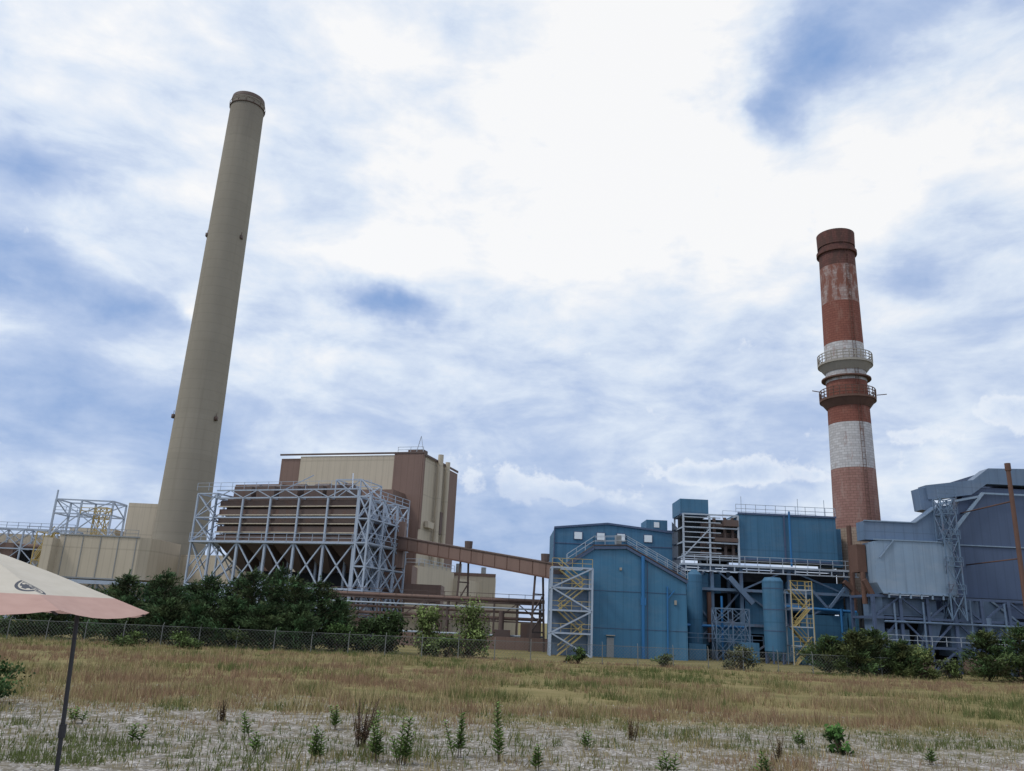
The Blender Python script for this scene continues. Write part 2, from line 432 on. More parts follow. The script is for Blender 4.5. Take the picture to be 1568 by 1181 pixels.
for a in [(-4.9,26.5,.85,3),(-1.0,22.4,1.3,4),(0.05,22.0,1.5,4),(-2.9,21.2,1.1,4),(-2.2,21.0,1.15,5),(-4.3,20.8,.9,4),(-5.9,21.5,.6,2),
          (1.0,20.9,.6,3),(6.6,21.4,.6,3),(4.2,20.9,.6,3),(-9,22,.7,3),(-6.9,24,.8,2),(9.5,27,.6,3),(12.5,25,.5,3),(-12,25,.6,3),(2.6,24.5,.5,3)]:
    forb(a[0],a[1],a[2],stems=a[3],base=(.11,.18,.05))
forb(-3.6,23.4,1.3,'dry_weed_plant',(.15,.10,.07),20,True)
forb(4.2,27,.7,'dry_weed_plant',(.19,.14,.08),10,True); forb(-8.6,27,.7,'dry_weed_plant',(.19,.14,.08),10,True); forb(7.8,24,.7,'dry_weed_plant',(.17,.13,.075),10,True)
bush(10.4,26.2,.85,.38,'shrub',420,(.07,.15,.04),9,.07)
bush(-16.8,28,1.4,1.3,'shrub',3000,(.06,.115,.04),18,.07)

# ------------------------------------------------------------------ trees
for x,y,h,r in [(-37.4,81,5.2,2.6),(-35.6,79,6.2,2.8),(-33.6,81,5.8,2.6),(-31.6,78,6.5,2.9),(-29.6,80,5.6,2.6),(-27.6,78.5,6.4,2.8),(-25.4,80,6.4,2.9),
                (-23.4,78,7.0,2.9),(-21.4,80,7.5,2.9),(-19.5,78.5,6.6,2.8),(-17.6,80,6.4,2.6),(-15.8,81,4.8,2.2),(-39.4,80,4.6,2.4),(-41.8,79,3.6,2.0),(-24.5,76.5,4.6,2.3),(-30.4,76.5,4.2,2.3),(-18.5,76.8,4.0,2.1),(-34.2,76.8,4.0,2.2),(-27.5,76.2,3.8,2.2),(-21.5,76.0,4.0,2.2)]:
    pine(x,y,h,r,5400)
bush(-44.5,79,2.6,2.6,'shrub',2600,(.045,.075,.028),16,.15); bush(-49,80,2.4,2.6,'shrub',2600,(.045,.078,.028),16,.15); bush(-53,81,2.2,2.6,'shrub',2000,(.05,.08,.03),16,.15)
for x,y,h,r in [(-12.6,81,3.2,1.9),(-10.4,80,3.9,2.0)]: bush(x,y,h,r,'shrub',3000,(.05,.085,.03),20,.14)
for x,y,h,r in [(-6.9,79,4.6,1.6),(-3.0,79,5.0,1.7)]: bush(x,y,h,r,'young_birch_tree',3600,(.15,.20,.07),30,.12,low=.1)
bush(-15.0,78.5,2.4,1.8,'shrub',2000,(.07,.12,.04),16,.13)
bush(-4.9,78.5,1.8,1.4,'shrub',1200,(.10,.15,.05),12,.12)
bush(-26.3,70.5,1.5,1.2,'shrub',900,(.10,.15,.05),12,.10); bush(-31,71,1.2,1.4,'shrub',800,(.09,.13,.045),12,.10)
bush(22.2,78,2.4,1.3,'shrub',1500,(.12,.13,.07),16,.11,low=.1)
bush(7,76,1.4,.9,'shrub',700,(.08,.13,.04),10,.1); bush(15,78,1.2,1.0,'shrub',700,(.10,.13,.05),10,.1)
for x,y,h,r in [(30.8,79,3.4,1.9),(33.0,78,4.0,2.2),(35.2,79,4.2,2.2),(37,77.5,3.2,1.8)]: pine(x,y,h,r,4400,(.050,.080,.032))
bush(38.4,76.5,3.2,1.3,'shrub',1500,(.14,.17,.06),14,.12)
for x,y,h,r in [(44.6,77,4.4,2.0),(47.2,76,5.0,2.4),(50.5,77,4.4,2.2)]: pine(x,y,h,r,4400,(.045,.075,.030))
bush(41.5,78,1.8,1.4,'shrub',1100,(.08,.11,.04),12,.12)

# ------------------------------------------------------------------ chain link fence
g=G('chain_link_fence',(0,76,0))
fp=g.part('posts','galv'); fw=g.part('wire_mesh','galv')
A=Vector((-62,72,0));Bv=Vector((74,80,0)); L=(Bv-A).length; n=int(L/3.2); FH=1.7
for i in range(n+1):
    p=A.lerp(Bv,i/n); p.z=gz(p.x,p.y); fp.cyl(p-Vector((0,0,.3)),p+Vector((0,0,FH)),.04,.04,6)
    fp.beam(p+Vector((0,0,FH)),p+Vector((0,.25,FH+.25)),.03)
fp.beam(A+Vector((0,0,FH-.03)),Bv+Vector((0,0,FH-.03)),.035)
u=(Bv-A).normalized(); s=0
while s<L-2:
    p=A+u*s
    fw.beam(p+Vector((0,0,.05)),p+u*1.65+Vector((0,0,FH)),.010); fw.beam(p+u*1.65+Vector((0,0,.05)),p+Vector((0,0,FH)),.010); s+=.30
g.done()

# ------------------------------------------------------------------ concrete smokestack
def conc():
    m,t,b=newmat('stack_concrete')
    oc=t.new('ShaderNodeTexCoord').outputs['Object']; sp=t.new('ShaderNodeSeparateXYZ'); t.l.new(oc,sp.inputs[0])
    n=t.noise(t.scale(oc,(.35,.35,.15)),1,6,.65)
    base=t.mix(n.outputs[0],(.255,.235,.195,1),(.325,.30,.255,1))
    i=t.m('FLOOR',t.m('DIVIDE',sp.outputs[2],9.0)); wn=t.new('ShaderNodeTexWhiteNoise',noise_dimensions='1D'); t.l.new(i,wn.inputs['W'])
    base=t.mix(t.m('MULTIPLY',wn.outputs[0],.24),base,(.20,.185,.155,1))
    i2=t.m('FRACT',t.m('DIVIDE',sp.outputs[2],2.3)); 
    base=t.mix(t.m('MULTIPLY',t.m('LESS_THAN',i2,.1),.14),base,(.15,.14,.12,1))
    st=t.noise(t.scale(oc,(.8,.8,.02)),1,4,.6)
    base=t.mix(t.m('MULTIPLY',t.sm(st.outputs[0],.5,.75),.28),base,(.17,.15,.12,1))
    base=t.mix(t.m('MULTIPLY',t.sm(sp.outputs[2],112,129),.35),base,(.15,.13,.115,1))
    t.l.new(base,b.inputs['Base Color']); b.inputs['Roughness'].default_value=.9; b.inputs['Specular IOR Level'].default_value=.15
    return m
M['stack']=conc()
g=G('concrete_smokestack',(-71.6,180,0))
s=g.part('shaft','stack'); cx,cy=-71.6,180
ZT=129.0
zs=[0,20,45,75,105,ZT]; rs=[6.1,5.55,5.15,4.75,4.4,4.1]
for i in range(5): s.cyl((cx,cy,zs[i]),(cx,cy,zs[i+1]),rs[i],rs[i+1],48,False)
c=g.part('top_ring','duct'); c.cyl((cx,cy,ZT),(cx,cy,ZT+1),4.15,4.0,48)
c.cyl((cx,cy,ZT-2),(cx,cy,ZT-1.8),4.4,4.4,32)
for k in range(14):
    a=k*6.283/14; p=Vector((cx+4.4*math.cos(a),cy+4.4*math.sin(a),ZT-1.8)); c.beam(p,p+Vector((0,0,1.1)),.1)
    q=Vector((cx+4.4*math.cos(a+.449),cy+4.4*math.sin(a+.449),ZT-.7)); c.beam(p+Vector((0,0,1.1)),q,.08)
for zz in (90,44.5,8):
    R=5.4 if zz<60 else 4.6
    if zz==8: R=5.95
    for a in (-150,-90,-25):
        if zz!=8 and a==-90: continue
        a=rad(a); p=Vector((cx+math.cos(a)*R,cy+math.sin(a)*R,zz)); c.box(p.x-.3,p.x+.3,p.y-.4,p.y+.4,p.z-.4,p.z+.5)
        c.beam(p+Vector((0,0,.6)),p+Vector((0,0,1.4)),.1)
g.done(smooth=('shaft','top_ring'))

# ------------------------------------------------------------------ striped brick smokestack
def brickmat(name,c1,c2,patch=None,amt=0,thr=(.45,.6)):
    m,t,b=newmat(name)
    oc=t.new('ShaderNodeTexCoord').outputs['Object']; sp=t.new('ShaderNodeSeparateXYZ'); t.l.new(oc,sp.inputs[0])
    a=t.m('MULTIPLY',t.m('ARCTAN2',sp.outputs[0],sp.outputs[1]),2.8)
    cb=t.new('ShaderNodeCombineXYZ'); t.l.new(a,cb.inputs[0]); t.l.new(sp.outputs[2],cb.inputs[1])
    br=t.new('ShaderNodeTexBrick'); t.l.new(cb.outputs[0],br.inputs['Vector']); br.inputs['Scale'].default_value=1.0
    br.inputs['Brick Width'].default_value=.75; br.inputs['Row Height'].default_value=.36; br.inputs['Mortar Size'].default_value=.03
    br.inputs['Color1'].default_value=c4(c1); br.inputs['Color2'].default_value=c4(c2); br.inputs['Mortar'].default_value=c4(c1,.6)
    col=br.outputs[0]
    n=t.noise(t.scale(oc,(1,1,.3)),1.1,6,.7)
    if patch: col=t.mix(t.m('MULTIPLY',t.sm(n.outputs[0],*thr),amt),col,c4(patch))
    n3=t.noise(t.scale(oc,(1.4,1.4,.08)),1,5,.7)
    col=t.mix(t.m('MULTIPLY',t.sm(n3.outputs[0],.5,.75),.3),col,c4(c1,.4))
    t.l.new(col,b.inputs['Base Color']); b.inputs['Roughness'].default_value=.9; b.inputs['Specular IOR Level'].default_value=.15
    return m
M['br_white']=brickmat('white_brick',(.55,.55,.57),(.43,.42,.43),(.28,.14,.11),.7,(.55,.66))
M['br_red']=brickmat('red_brick',(.24,.10,.078),(.21,.085,.068),(.28,.17,.14),.5,(.52,.68))
M['br_dark']=brickmat('sooty_brick',(.16,.08,.07),(.13,.065,.06),(.07,.05,.045),.6)
M['br_mix']=brickmat('worn_brick',(.40,.33,.32),(.28,.17,.15),(.20,.085,.065),.95,(.42,.56))
M['br_salmon']=brickmat('salmon_brick',(.31,.18,.155),(.27,.15,.13),(.37,.27,.24),.5,(.5,.65))
M['br_tan']=brickmat('tan_brick',(.36,.28,.23),(.32,.25,.20))
cx,cy=48.0,110
g=G('striped_brick_smokestack',(cx,cy,0))
R=lambda z: 3.2-.72*z/62
for i,(z0,z1,mm) in enumerate([(0,17.4,'br_tan'),(17.4,25.6,'br_salmon'),(25.6,32.0,'br_white'),(32.0,38.2,'br_red'),(38.2,43.9,'br_white'),(43.9,50.2,'br_red'),(50.2,56.0,'br_mix'),(56.0,58.3,'br_dark'),(58.3,61.3,'br_dark')]):
    b=g.part('shaft_band_%d'%i,mm); b.cyl((cx,cy,z0),(cx,cy,z1),R(z0),R(z1),40,False)
b=g.part('cap_rings','br_dark')
b.cyl((cx,cy,59.4),(cx,cy,61.6),2.65,2.7,40); b.cyl((cx,cy,58.2),(cx,cy,58.7),2.85,2.85,40)
b=g.part('platforms','rust'); 
pw=g.part('platform_band','concretewall')
for zz,mm in ((41.0,pw),(35.7,b)):
    r=R(zz); mm.cyl((cx,cy,zz-.3),(cx,cy,zz),r+1.0,r+1.0,32); mm.cyl((cx,cy,zz-1.3),(cx,cy,zz-.3),r+.1,r+.85,32)
    for k in range(28):
        a=k*6.283/28; a2=(k+1)*6.283/28; p=Vector((cx+(r+.95)*math.cos(a),cy+(r+.95)*math.sin(a),zz)); q=Vector((cx+(r+.95)*math.cos(a2),cy+(r+.95)*math.sin(a2),zz))
        mm.beam(p,p+Vector((0,0,1.3)),.1)
        for h in (.45,.9,1.3): mm.beam(p+Vector((0,0,h)),q+Vector((0,0,h)),.09)
b.beam((cx-r-1,cy-1,36.4),(cx-r-2.6,cy-1,36.6),.1); b.beam((cx+r+1,cy-1,36.4),(cx+r+2.4,cy-1,36.6),.1)
b.cyl((cx,cy,38.6),(cx,cy,38.8),R(39)+.6,R(39)+.6,32)
l=g.part('ladder','rust')
for dx in (-.22,.22): l.beam((cx+dx+.35,cy-3.35,0),(cx+dx+.35,cy-2.6,59),.05)
for k in range(70): 
    z=1+k*.83; yy=cy-3.35+.75*z/60; l.beam((cx+.13,yy,z),(cx+.57,yy,z),.045)
l.beam((cx+1.9,cy-2.6,0),(cx+1.6,cy-2.1,36),.1)
g.done(smooth=tuple('shaft_band_%d'%i for i in range(9))+('cap_rings',))

# ------------------------------------------------------------------ boiler house (beige & brown)
g=G('beige_boiler_house',(-15.0,140,0),rad(-17),local=True)
b=g.part('beige_walls','beige'); b.box(-24.6,-5.6,0,17,0,31.0); b.box(-5.6,-.05,.1,12.5,0,30.9)
br=g.part('brown_walls','brown')
br.box(-28.8,-24.6,.3,17,0,30.7); br.box(-5.6,-.1,-.15,.1,11,31.2); br.box(-.05,.15,-.15,.5,18,31.2); br.box(-5.6,.15,12.5,17,0,30.6)
br.box(-32.5,-28.8,2,16,0,26.0); br.box(-11,-1.5,-6,-.15,13,19.5); br.box(-9,-3,-5,-.15,19.5,24)
br.box(-38,-30,4,16,0,20)
tr=g.part('roof_trim','duct'); tr.box(-28.9,.25,-.25,-.0,31.2,31.5); tr.box(.15,.3,-.25,17,30.8,31.2); tr.box(-4,-1,2,4,31.2,32.4)
b.box(-7,2.2,-4,13,0,11.5); b.box(.2,3.2,13,26,0,10.5)
b.cyl((.75,6.2,0),(.75,6.2,32.2),.5,.5,16); b.cyl((.6,10.3,0),(.6,10.3,31.6),.45,.45,16)
b.box(.15,.8,2.2,5.0,18.5,19.6); tr.box(.16,.7,8,9.2,18,22); tr.box(.16,.6,7.4,9,7,8)
b.box(.15,1.6,0,13,11.5,12.2)
r=g.part('roof_rail','white'); r.rail((-5.2,.3,31.5),(-.3,.3,31.5),1.0,.07); r.beam((-2,1,31.4),(-1.2,1,34.6),.1); r.beam((-1.2,1,34.6),(-.6,1,31.8),.08)
r.rail((2.3,-3.8,11.6),(2.3,12.8,11.6),1.1,.07); r.rail((-6.9,-4,11.5),(2.2,-4,11.5),1.1,.07)
dk=g.part('openings','dark'); dk.box(2.201,2.25,-2,1,0,3); dk.box(-6,-2,-4.05,-4.001,0,3.5); dk.box(-5,-3,-4.05,-4.001,7,9); dk.box(-8.5,-5,-6.05,-6.001,14.5,18); dk.box(-4.6,-3,-6.05,-6.001,15.5,17)
g.done()
g=G('beige_annex_building',(-6,168,0))
b=g.part('walls','beige'); b.box(-14,-1.6,163,182,0,12.0); b.box(-1.6,3.5,170,182,0,7)
b=g.part('parapet','brown'); b.box(-14.1,-1.5,162.9,162.99,11.6,12.2); b.box(-12,-10.5,162.85,162.99,0,3)
b=g.part('roof_vent','grey'); b.cyl((-4,165,12),(-4,165,13.5),.5,.5,10); b.cyl((-9,165,12),(-9,165,14),.6,.6,10)
g.done()

# ------------------------------------------------------------------ steel lattice + ductwork structure
g=G('precipitator_steel_structure',(-20.3,110,0),rad(-20),local=True)
f=g.part('steel_frame','lattice')
xs=lin(-23.6,0,6); ys=[0,6,12]
f.frame(xs,[0,12],[0,6.5,12.6],.32,.18,faces='flr')
f.frame(xs,[6],[0,6.5,12.6],.3,.0)
f.frame(xs,[0,12],[12.6,16.0,18.8],.24,.0)
for i in range(5):
    f.beam((xs[i],-.1,18.8),(xs[i]+2.36,-.1,19.9),.12); f.beam((xs[i]+2.36,-.1,19.9),(xs[i+1],-.1,18.8),.12)
f.beam((xs[0],-.1,19.9),(0,-.1,19.9),.18); f.beam((0,0,18.8),(0,0,19.9),.3)
f.frame([-27.0,-23.6],[0,6,12],[0,6.5,12.6,16,19.5],.24,.14)
f.frame([.5,2.2],[-.5,3.5,7.5,11],[0,3.2,6.4,9.5,12.6,15.8,18.8],.22,.14)
f.box(-27.0,2.2,-.5,12,12.4,12.6)
f.rail((-27.0,-.5,12.6),(2,-.5,12.6),1.1,.06,2); f.rail((-27.0,-.4,19.9),(2,-.4,19.9),1.1,.05,2); f.rail((2.3,-.5,18.8),(2.3,11,18.8),1.1,.07)
for z in (3.2,6.4,9.5,15.8): f.box(.5,2.2,-.5,11,z-.12,z)
f.rail((2.3,-.5,12.8),(2.3,11,12.8),1.1,.07); f.rail((2.3,-.5,16),(2.3,11,16),1.1,.07)
f.beam((-23.6,.2,12.6),(-27,.2,9),.15); f.beam((-12,-.1,19.9),(-9.5,3,22.5),.14); f.beam((-1,-.1,19.9),(-3,3,22.6),.14)
d=g.part('ductwork','duct')
for k in range(5):
    z=12.8+k*1.22; d.box(-23.2,-.4,.5,11.5,z,z+.80)
d.box(-22.8,-.8,1.5,11,12.7,18.9)
for i in range(5):
    x0=xs[i]+.4; x1=xs[i+1]-.4; xc=(x0+x1)/2
    d.add([(x0,1.2,12.4),(x1,1.2,12.4),(x1,11,12.4),(x0,11,12.4),(xc-.5,5.5,8.8),(xc+.5,5.5,8.8),(xc+.5,6.5,8.8),(xc-.5,6.5,8.8)],
          [(0,1,5,4),(1,2,6,5),(2,3,7,6),(3,0,4,7),(4,5,6,7)])
l=g.part('duct_flanges','beige')
for k in range(6): l.box(-23.3,-.3,.26,.5,12.66+k*1.22,12.80+k*1.22)
t2=g.part('roof_equipment','duct')
for x in (-21,-17,-13,-8.8,-5): 
    t2.box(x-1.7,x+1.4,2.5,7,19.2,20.9); t2.cyl((x-1.3,5,20.9),(x+1.1,5,20.9),.7,.7,12)
t3=g.part('roof_housings','brown'); t3.box(-27,-18,8,12,19.5,22.2); t3.box(-15,-8,8,12,19.5,21.2)
w_=g.part('roof_beams','lattice'); w_.frame([-5,-1],[2,8],[18.8,21.6],.16,.11)
w_.beam((-1,2,21.6),(2.2,2,19),.14)
y_=g.part('stairs','lattice')
y_.stairs(.7,2.0,1,2,[0,3.2,6.4,9.5,12.6,15.8,18.8],.07); y_.stairs(.7,2.0,5,6,[0,3.2,6.4,9.5,12.6,15.8,18.8],.07)
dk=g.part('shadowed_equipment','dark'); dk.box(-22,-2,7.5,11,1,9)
g.done()
g=G('plant_service_building',(-24,118,0))
b=g.part('walls','brown'); b.box(-30,-14,126,134,0,11); b.box(-16.5,-9,121,128,0,8)
b=g.part('beige_walls','beige'); b.box(-36,-30,128,136,0,9); b.box(-12,-6,128.5,136,0,5.5)
b=g.part('doors','dark'); b.box(-13.5,-11,120.9,120.99,0,3.5); b.box(-10.9,-9.7,120.9,120.99,4,5.5); b.box(-28,-22,125.9,125.99,0,4)
g.done()

# ------------------------------------------------------------------ flue ducts to stack, left tan complex
g=G('tan_flue_duct',(-66,140,0))
b=g.part('duct_body','beige')
prof=[(-75,138),(-61.5,138),(-60,139),(-59.2,141),(-59.2,150),(-75,150)]
b.prismz(prof,7.3,14.2); b.prismz([(-76.5,136),(-75,136),(-75,150),(-76.5,150)],7.3,13.4)
b.prismz([(-58.9,150),(-48.5,146),(-46,147.2),(-45,149.5),(-45,152),(-58.9,156)],7.6,12.4)
b.box(-100,-77.5,150,170,4,14.8); b.box(-96,-92,148,150,4,13)
b.box(-84,-77.5,180,192,0,25.0); b.box(-96,-86,180,195,0,19)
st=g.part('duct_stiffeners','grey')
for z in (7.2,14.2): st.box(-75.1,-61.5,137.85,138,z-.1,z+.12)
for x in lin(-74,-62,5): st.box(x-.06,x+.06,137.92,137.99,7.3,14.08)
st.rail((-75,138.2,14.3),(-62,138.2,14.3),1.1,.07)
s=g.part('support_steel','lattice')
s.frame(lin(-76,-59.5,5),[139,146],[0,3.4,6.9],.3,.17); s.frame(lin(-57,-46,4),[150,154],[0,4,7.5],.26,.16)
s.box(-100,-59,137.6,138.4,6.3,6.9)
s.frame(lin(-100,-77.5,6),[147,150],[0,4,8,12,15.5],.26,.13)
s.rail((-100,147,15.5),(-77.5,147,15.5),1.1,.08)
s.frame([-78.5,-74,-68.5],[141,146],[14.2,18.0,20.4],.28,.16,pattern='Z'); s.beam((-78.5,141,20.4),(-78.5,141,22),.2); s.rail((-78.5,141,18),(-68.5,141,18),1.1,.08)
s.rail((-86,147,14.9),(-78,147,14.9),1.1,.08)
y=g.part('yellow_stairs','yellow'); y.stairs(-81.5,-79,143.5,145,[2,6,10,14.8],.12); y.rail((-73.8,140.8,18.0),(-68.5,140.8,18.0),1.1,.1); y.frame([-81.8,-78.8],[143,145.4],[0,6,10,14.8],.16)
y.frame([-72,-70],[142,144],[14.2,17.5,19.4],.15,.1)
p=g.part('brown_pipes','brown'); p.cyl((-100,149.5,12.6),(-77,149.5,12.6),.45,.45,12); p.box(-91,-88,147.5,149,8,13)
d=g.part('dark_openings','dark'); d.box(-90,-86,149.8,149.99,8,12); d.box(-84,-82,149.8,149.99,6,13)
g.done()

# ------------------------------------------------------------------ conveyor gallery
g=G('conveyor_gallery',(-4,109,0))
b=g.part('gallery','brown')
P0=Vector((-15.4,118.5,13.6)); P1=Vector((6.6,99.5,9.4))
b.beam(P0,P1,2.2,1.6)
rf=g.part('roof','duct'); rf.beam(P0+Vector((0,0,.88)),P1+Vector((0,0,.88)),2.5,.15)
for f_ in (.48,.93):
    p=P0.lerp(P1,f_)+Vector((0,0,.95)); rf.cyl(p,p+Vector((0,0,.9)),.5,.55,10)
s=g.part('support_bents','duct')
for f_ in (.46,.9):
    p=P0.lerp(P1,f_); z=p.z-.9
    for dx in (-1,1):
        s.beam((p.x+dx*.5,p.y+dx*.5,z),(p.x+dx*.9,p.y+dx*.7,0),.26)
    for k in range(3): s.beam((p.x-.7,p.y-.6,z*(k+1)/4),(p.x+.7,p.y+.6,z*(k+1)/4),.16)
    s.beam((p.x-.8,p.y-.7,z*.25),(p.x+.7,p.y+.6,z*.5),.14); s.beam((p.x-.7,p.y-.6,z*.5),(p.x+.7,p.y+.6,z*.75),.14)
l=g.part('side_trim','rust')
n_=(P1-P0).normalized().cross(Vector((0,0,1))); n_=n_ if n_.y<0 else -n_
for k in range(14):
    p=P0.lerp(P1,(k+.5)/14)+n_*1.13; l.beam(p-Vector((0,0,.78)),p+Vector((0,0,.78)),.08)
l.beam(P0+n_*1.2-Vector((0,0,.88)),P1+n_*1.2-Vector((0,0,.88)),.2)
b.box(-18.5,-14.5,117,121,10,16.5)
g.done()

# ------------------------------------------------------------------ pipe rack
g=G('pipe_rack',(-4,108,0))
s=g.part('steel','duct'); s.frame(lin(-22,5,10),[107,110],[0,3.3,5.6],.22,.0)
s.rail((-22,106.8,5.7),(5,106.8,5.7),1.0,.06)
for i,x in enumerate(lin(-22,5,10)[:-1]):
    if i%2: s.beam((x,107,3.3),(x+3,107,5.6),.14)
    else: s.beam((x,107,5.6),(x+3,107,3.3),.14)
p=g.part('pipes','brown')
for z,r in ((3.7,.22),(4.5,.16),(5.95,.25)): p.cyl((-22,107.6,z),(5.5,107.6,z),r,r,10)
p2=g.part('pale_pipes','white'); p2.cyl((-22,108.6,5.9),(5.5,108.6,5.9),.18,.18,8); p2.cyl((-16,106.9,1.6),(5.5,106.9,1.6),.13,.13,8); p2.cyl((-22,106.8,4.95),(5.5,106.8,4.95),.1,.1,8)
w2=g.part('low_wall','brown'); w2.box(-14,6,104,104.4,0,1.5)
w3=g.part('low_building','beige'); w3.box(-6.5,-1.5,108.5,112,0,4.4); w3.box(-13,-9,111,114,0,5.2)
w4=g.part('machinery','duct'); w4.box(2.5,5,105.5,108,0,3.2); w4.box(-1,1.2,106,108,0,2.3); w4.cyl((0,106.5,2.3),(0,106.5,4.6),.35,.35,10)
w4.box(-20,-17,105,107,0,3.0)
g.done()

# ------------------------------------------------------------------ blue transfer building
g=G('blue_transfer_building',(14,98,0))
b=g.part('front_walls','blue2'); prof=[(7.4,0),(21.2,0),(21.1,8.5),(14.2,12.1),(10.4,11.9),(7.4,9.8)]
b.prism(prof,95,106)
e=g.part('eave_trim','navy'); 
top=[(7.3,9.85),(10.4,12.0),(14.2,12.2),(21.25,8.55)]
for i in range(3): e.beam((top[i][0],94.9,top[i][1]),(top[i+1][0],94.9,top[i+1][1]),.3,.3)
r=g.part('roof_walkway','duct')
for i in range(3):
    p=Vector((top[i][0],95.1,top[i][1]+.3));q=Vector((top[i+1][0],95.1,top[i+1][1]+.3)); r.beam(p,q,.8,.1)
r2=g.part('roof_handrail','white')
for i in range(3):
    p=Vector((top[i][0],94.8,top[i][1]+.3));q=Vector((top[i+1][0],94.8,top[i+1][1]+.3)); r2.rail(p,q,1.05,.05,1.2)
    r2.rail(p+Vector((0,1.2,0)),q+Vector((0,1.2,0)),1.05,.04,2.0)
pp=g.part('downpipe','pipeblue'); pp.cyl((16.1,94.75,0),(16.1,94.75,11.3),.2,.2,10); pp.cyl((18.9,94.85,0),(18.9,94.85,8),.1,.1,8); pp.beam((18.9,94.85,6.6),(19.7,94.85,7.6),.12)
pp.box(15.8,16.4,94.6,94.8,5.8,6.6)
d=g.part('door','grey'); d.box(12.0,12.8,94.93,94.995,0,2.1); d.box(8.9,9.6,94.93,94.995,0,2.0)
fl=g.part('fixtures','concretewall'); fl.box(11.9,12.9,94.6,95,2.3,2.4); fl.box(19.7,19.95,94.8,95,6,6.5); fl.box(13.4,13.65,94.8,95,9.6,9.9)
lo=g.part('wall_seams','navy'); lo.box(7.4,21.15,94.96,94.995,3.1,3.15); lo.box(7.4,21.1,94.96,94.995,7.2,7.25); lo.box(16.6,16.68,94.96,94.994,0,10.8)
gr=g.part('roof_cabinet','grey'); gr.box(12.9,13.6,94.9,95.6,12.6,13.6)
g.done()
g=G('blue_crusher_building',(14,113,0))
b=g.part('walls','blue'); b.prism([(6.6,0),(22.2,0),(22.2,15.6),(13.6,16.4),(6.6,15.6)],108,120)
b.box(18.9,21.7,108.5,113,15.5,17.3)
e=g.part('trim','navy'); 
e.beam((6.5,107.9,15.65),(13.6,107.9,16.45),.2,.25); e.beam((13.6,107.9,16.45),(22.3,107.9,15.65),.2,.25); e.box(6.6,22.2,107.93,107.995,13.6,13.7)
e.box(6.45,6.6,107.8,107.99,0,15.6)
s=g.part('side_cladding','steelblue'); s.add([(22.2,108,0),(24.2,112,0),(24.2,112,16.4),(22.2,108,17.1)],[(0,1,2,3)]); s.box(22.21,24.2,112.01,118,0,16.4)
w5=g.part('windows','window')
for x in (9.7,12.7,15.4,19.0): w5.box(x-.5,x+.5,107.80,107.92,14.25,15.15)
w5.box(19.9,20.6,108.42,108.495,16.3,17.0)
wf=g.part('window_frames','navy')
for x in (9.7,12.7,15.4,19.0): wf.box(x-.6,x+.6,107.92,107.998,14.15,15.25)
cab=g.part('wall_cabinet','grey'); cab.box(15.0,15.9,107.4,107.9,12.4,13.4)
g.done()
g=G('steel_stair_tower',(7.6,94,0))
f=g.part('frame','lattice'); f.frame([5.4,9.9],[91.5,94.4],[0,2.4,4.8,7.2,9.4],.22,.0)
for j,z in enumerate((0,2.4,4.8,7.2)):
    a,b_=((5.4,9.9) if j%2 else (9.9,5.4)); f.beam((a,91.45,z),(b_,91.45,z+2.4 if z<7 else 9.4),.16)
for z in (2.4,4.8,7.2,9.4):
    f.box(5.4,6.4,91.5,94.4,z-.08,z+.08); f.box(8.9,9.9,91.5,94.4,z-.08,z+.08)
f.beam((5.4,91.5,0),(5.4,94.4,2.4),.15); f.beam((9.9,91.5,4.8),(9.9,94.4,2.4),.15)
y=g.part('yellow_flights','yellow'); y.stairs(6.2,9.1,92.1,93.8,[0,2.4,4.8,7.2,9.4],.09)
for z in (2.4,4.8,7.2,9.4): y.rail((5.4,91.55,z),(9.9,91.55,z),1.0,.05,1.1)
dk=g.part('back_grating','steelblue'); dk.box(5.6,9.7,94.45,94.5,0,8.8)
g.done()

# ------------------------------------------------------------------ blue boiler structure (right of centre)
g=G('blue_boiler_structure',(34,106,0))
b=g.part('main_enclosure','blue'); b.box(30.3,36.2,105,112,12.4,18.2); b.box(36.2,43.0,105.05,112,12.4,18.2); b.box(22.7,26.4,105,110,17.8,19.8)
b.box(43,44.4,107,112,12,17)
e=g.part('trim','navy'); e.box(30.2,43.1,104.9,104.99,18.1,18.35); e.box(30.2,43.1,104.9,104.99,12.25,12.5); e.box(36.1,36.3,104.85,104.95,12.5,18.1); e.box(22.6,26.5,104.9,104.99,17.7,17.9)
r=g.part('roof_rail','white'); r.rail((30,105,18.3),(43,105,18.3),1.1,.06,1.3); r.rail((30,111.5,18.3),(43,111.5,18.3),1.1,.05,2)
for x in (31,38.5,42): r.beam((x,106,18.3),(x,106,20.6),.06)
f=g.part('steel_frame','white')
f.frame([23,26.4,30.1],[104.6,110],[11.2,12.4,14.2,16.1,17.8],.22,.0)
for z in lin(12.9,17.4,8): f.beam((23,104.5,z),(27.8,104.5,z),.11)
f.beam((23,104.5,12.4),(26.4,104.5,16),.14)
f.box(22.5,44.8,103.4,105,11.2,11.45); f.rail((22.5,103.4,11.45),(44.8,103.4,11.45),1.1,.06,1.5)
for x in lin(23,44.5,15): f.beam((x,103.5,10.6),(x,103.5,11.2),.13)
f.beam((22.5,103.45,10.6),(44.8,103.45,10.6),.14)
f2=g.part('lower_frame','bluesteel')
f2.frame([22.8,26.4,30.1,36.2,43.5],[104.2,110],[0,4.2,8.4,11.2],.42,.2,faces='f',pattern='Z'); f2.box(22.5,44.8,103.4,104.4,8.2,8.45)
p=g.part('brown_ducts','duct')
for z in (12.9,14.1,15.3,16.5): p.cyl((25.6,106.2,z),(30.2,106.2,z),.42,.42,12)
for x in (27.2,28.6,29.6): p.cyl((x,105.4,12.4),(x,105.4,17.6),.22,.22,10)
p.box(27,30,104.4,105.2,14.4,14.9); p.box(28.2,30.1,104.3,105.2,16.4,17.2)
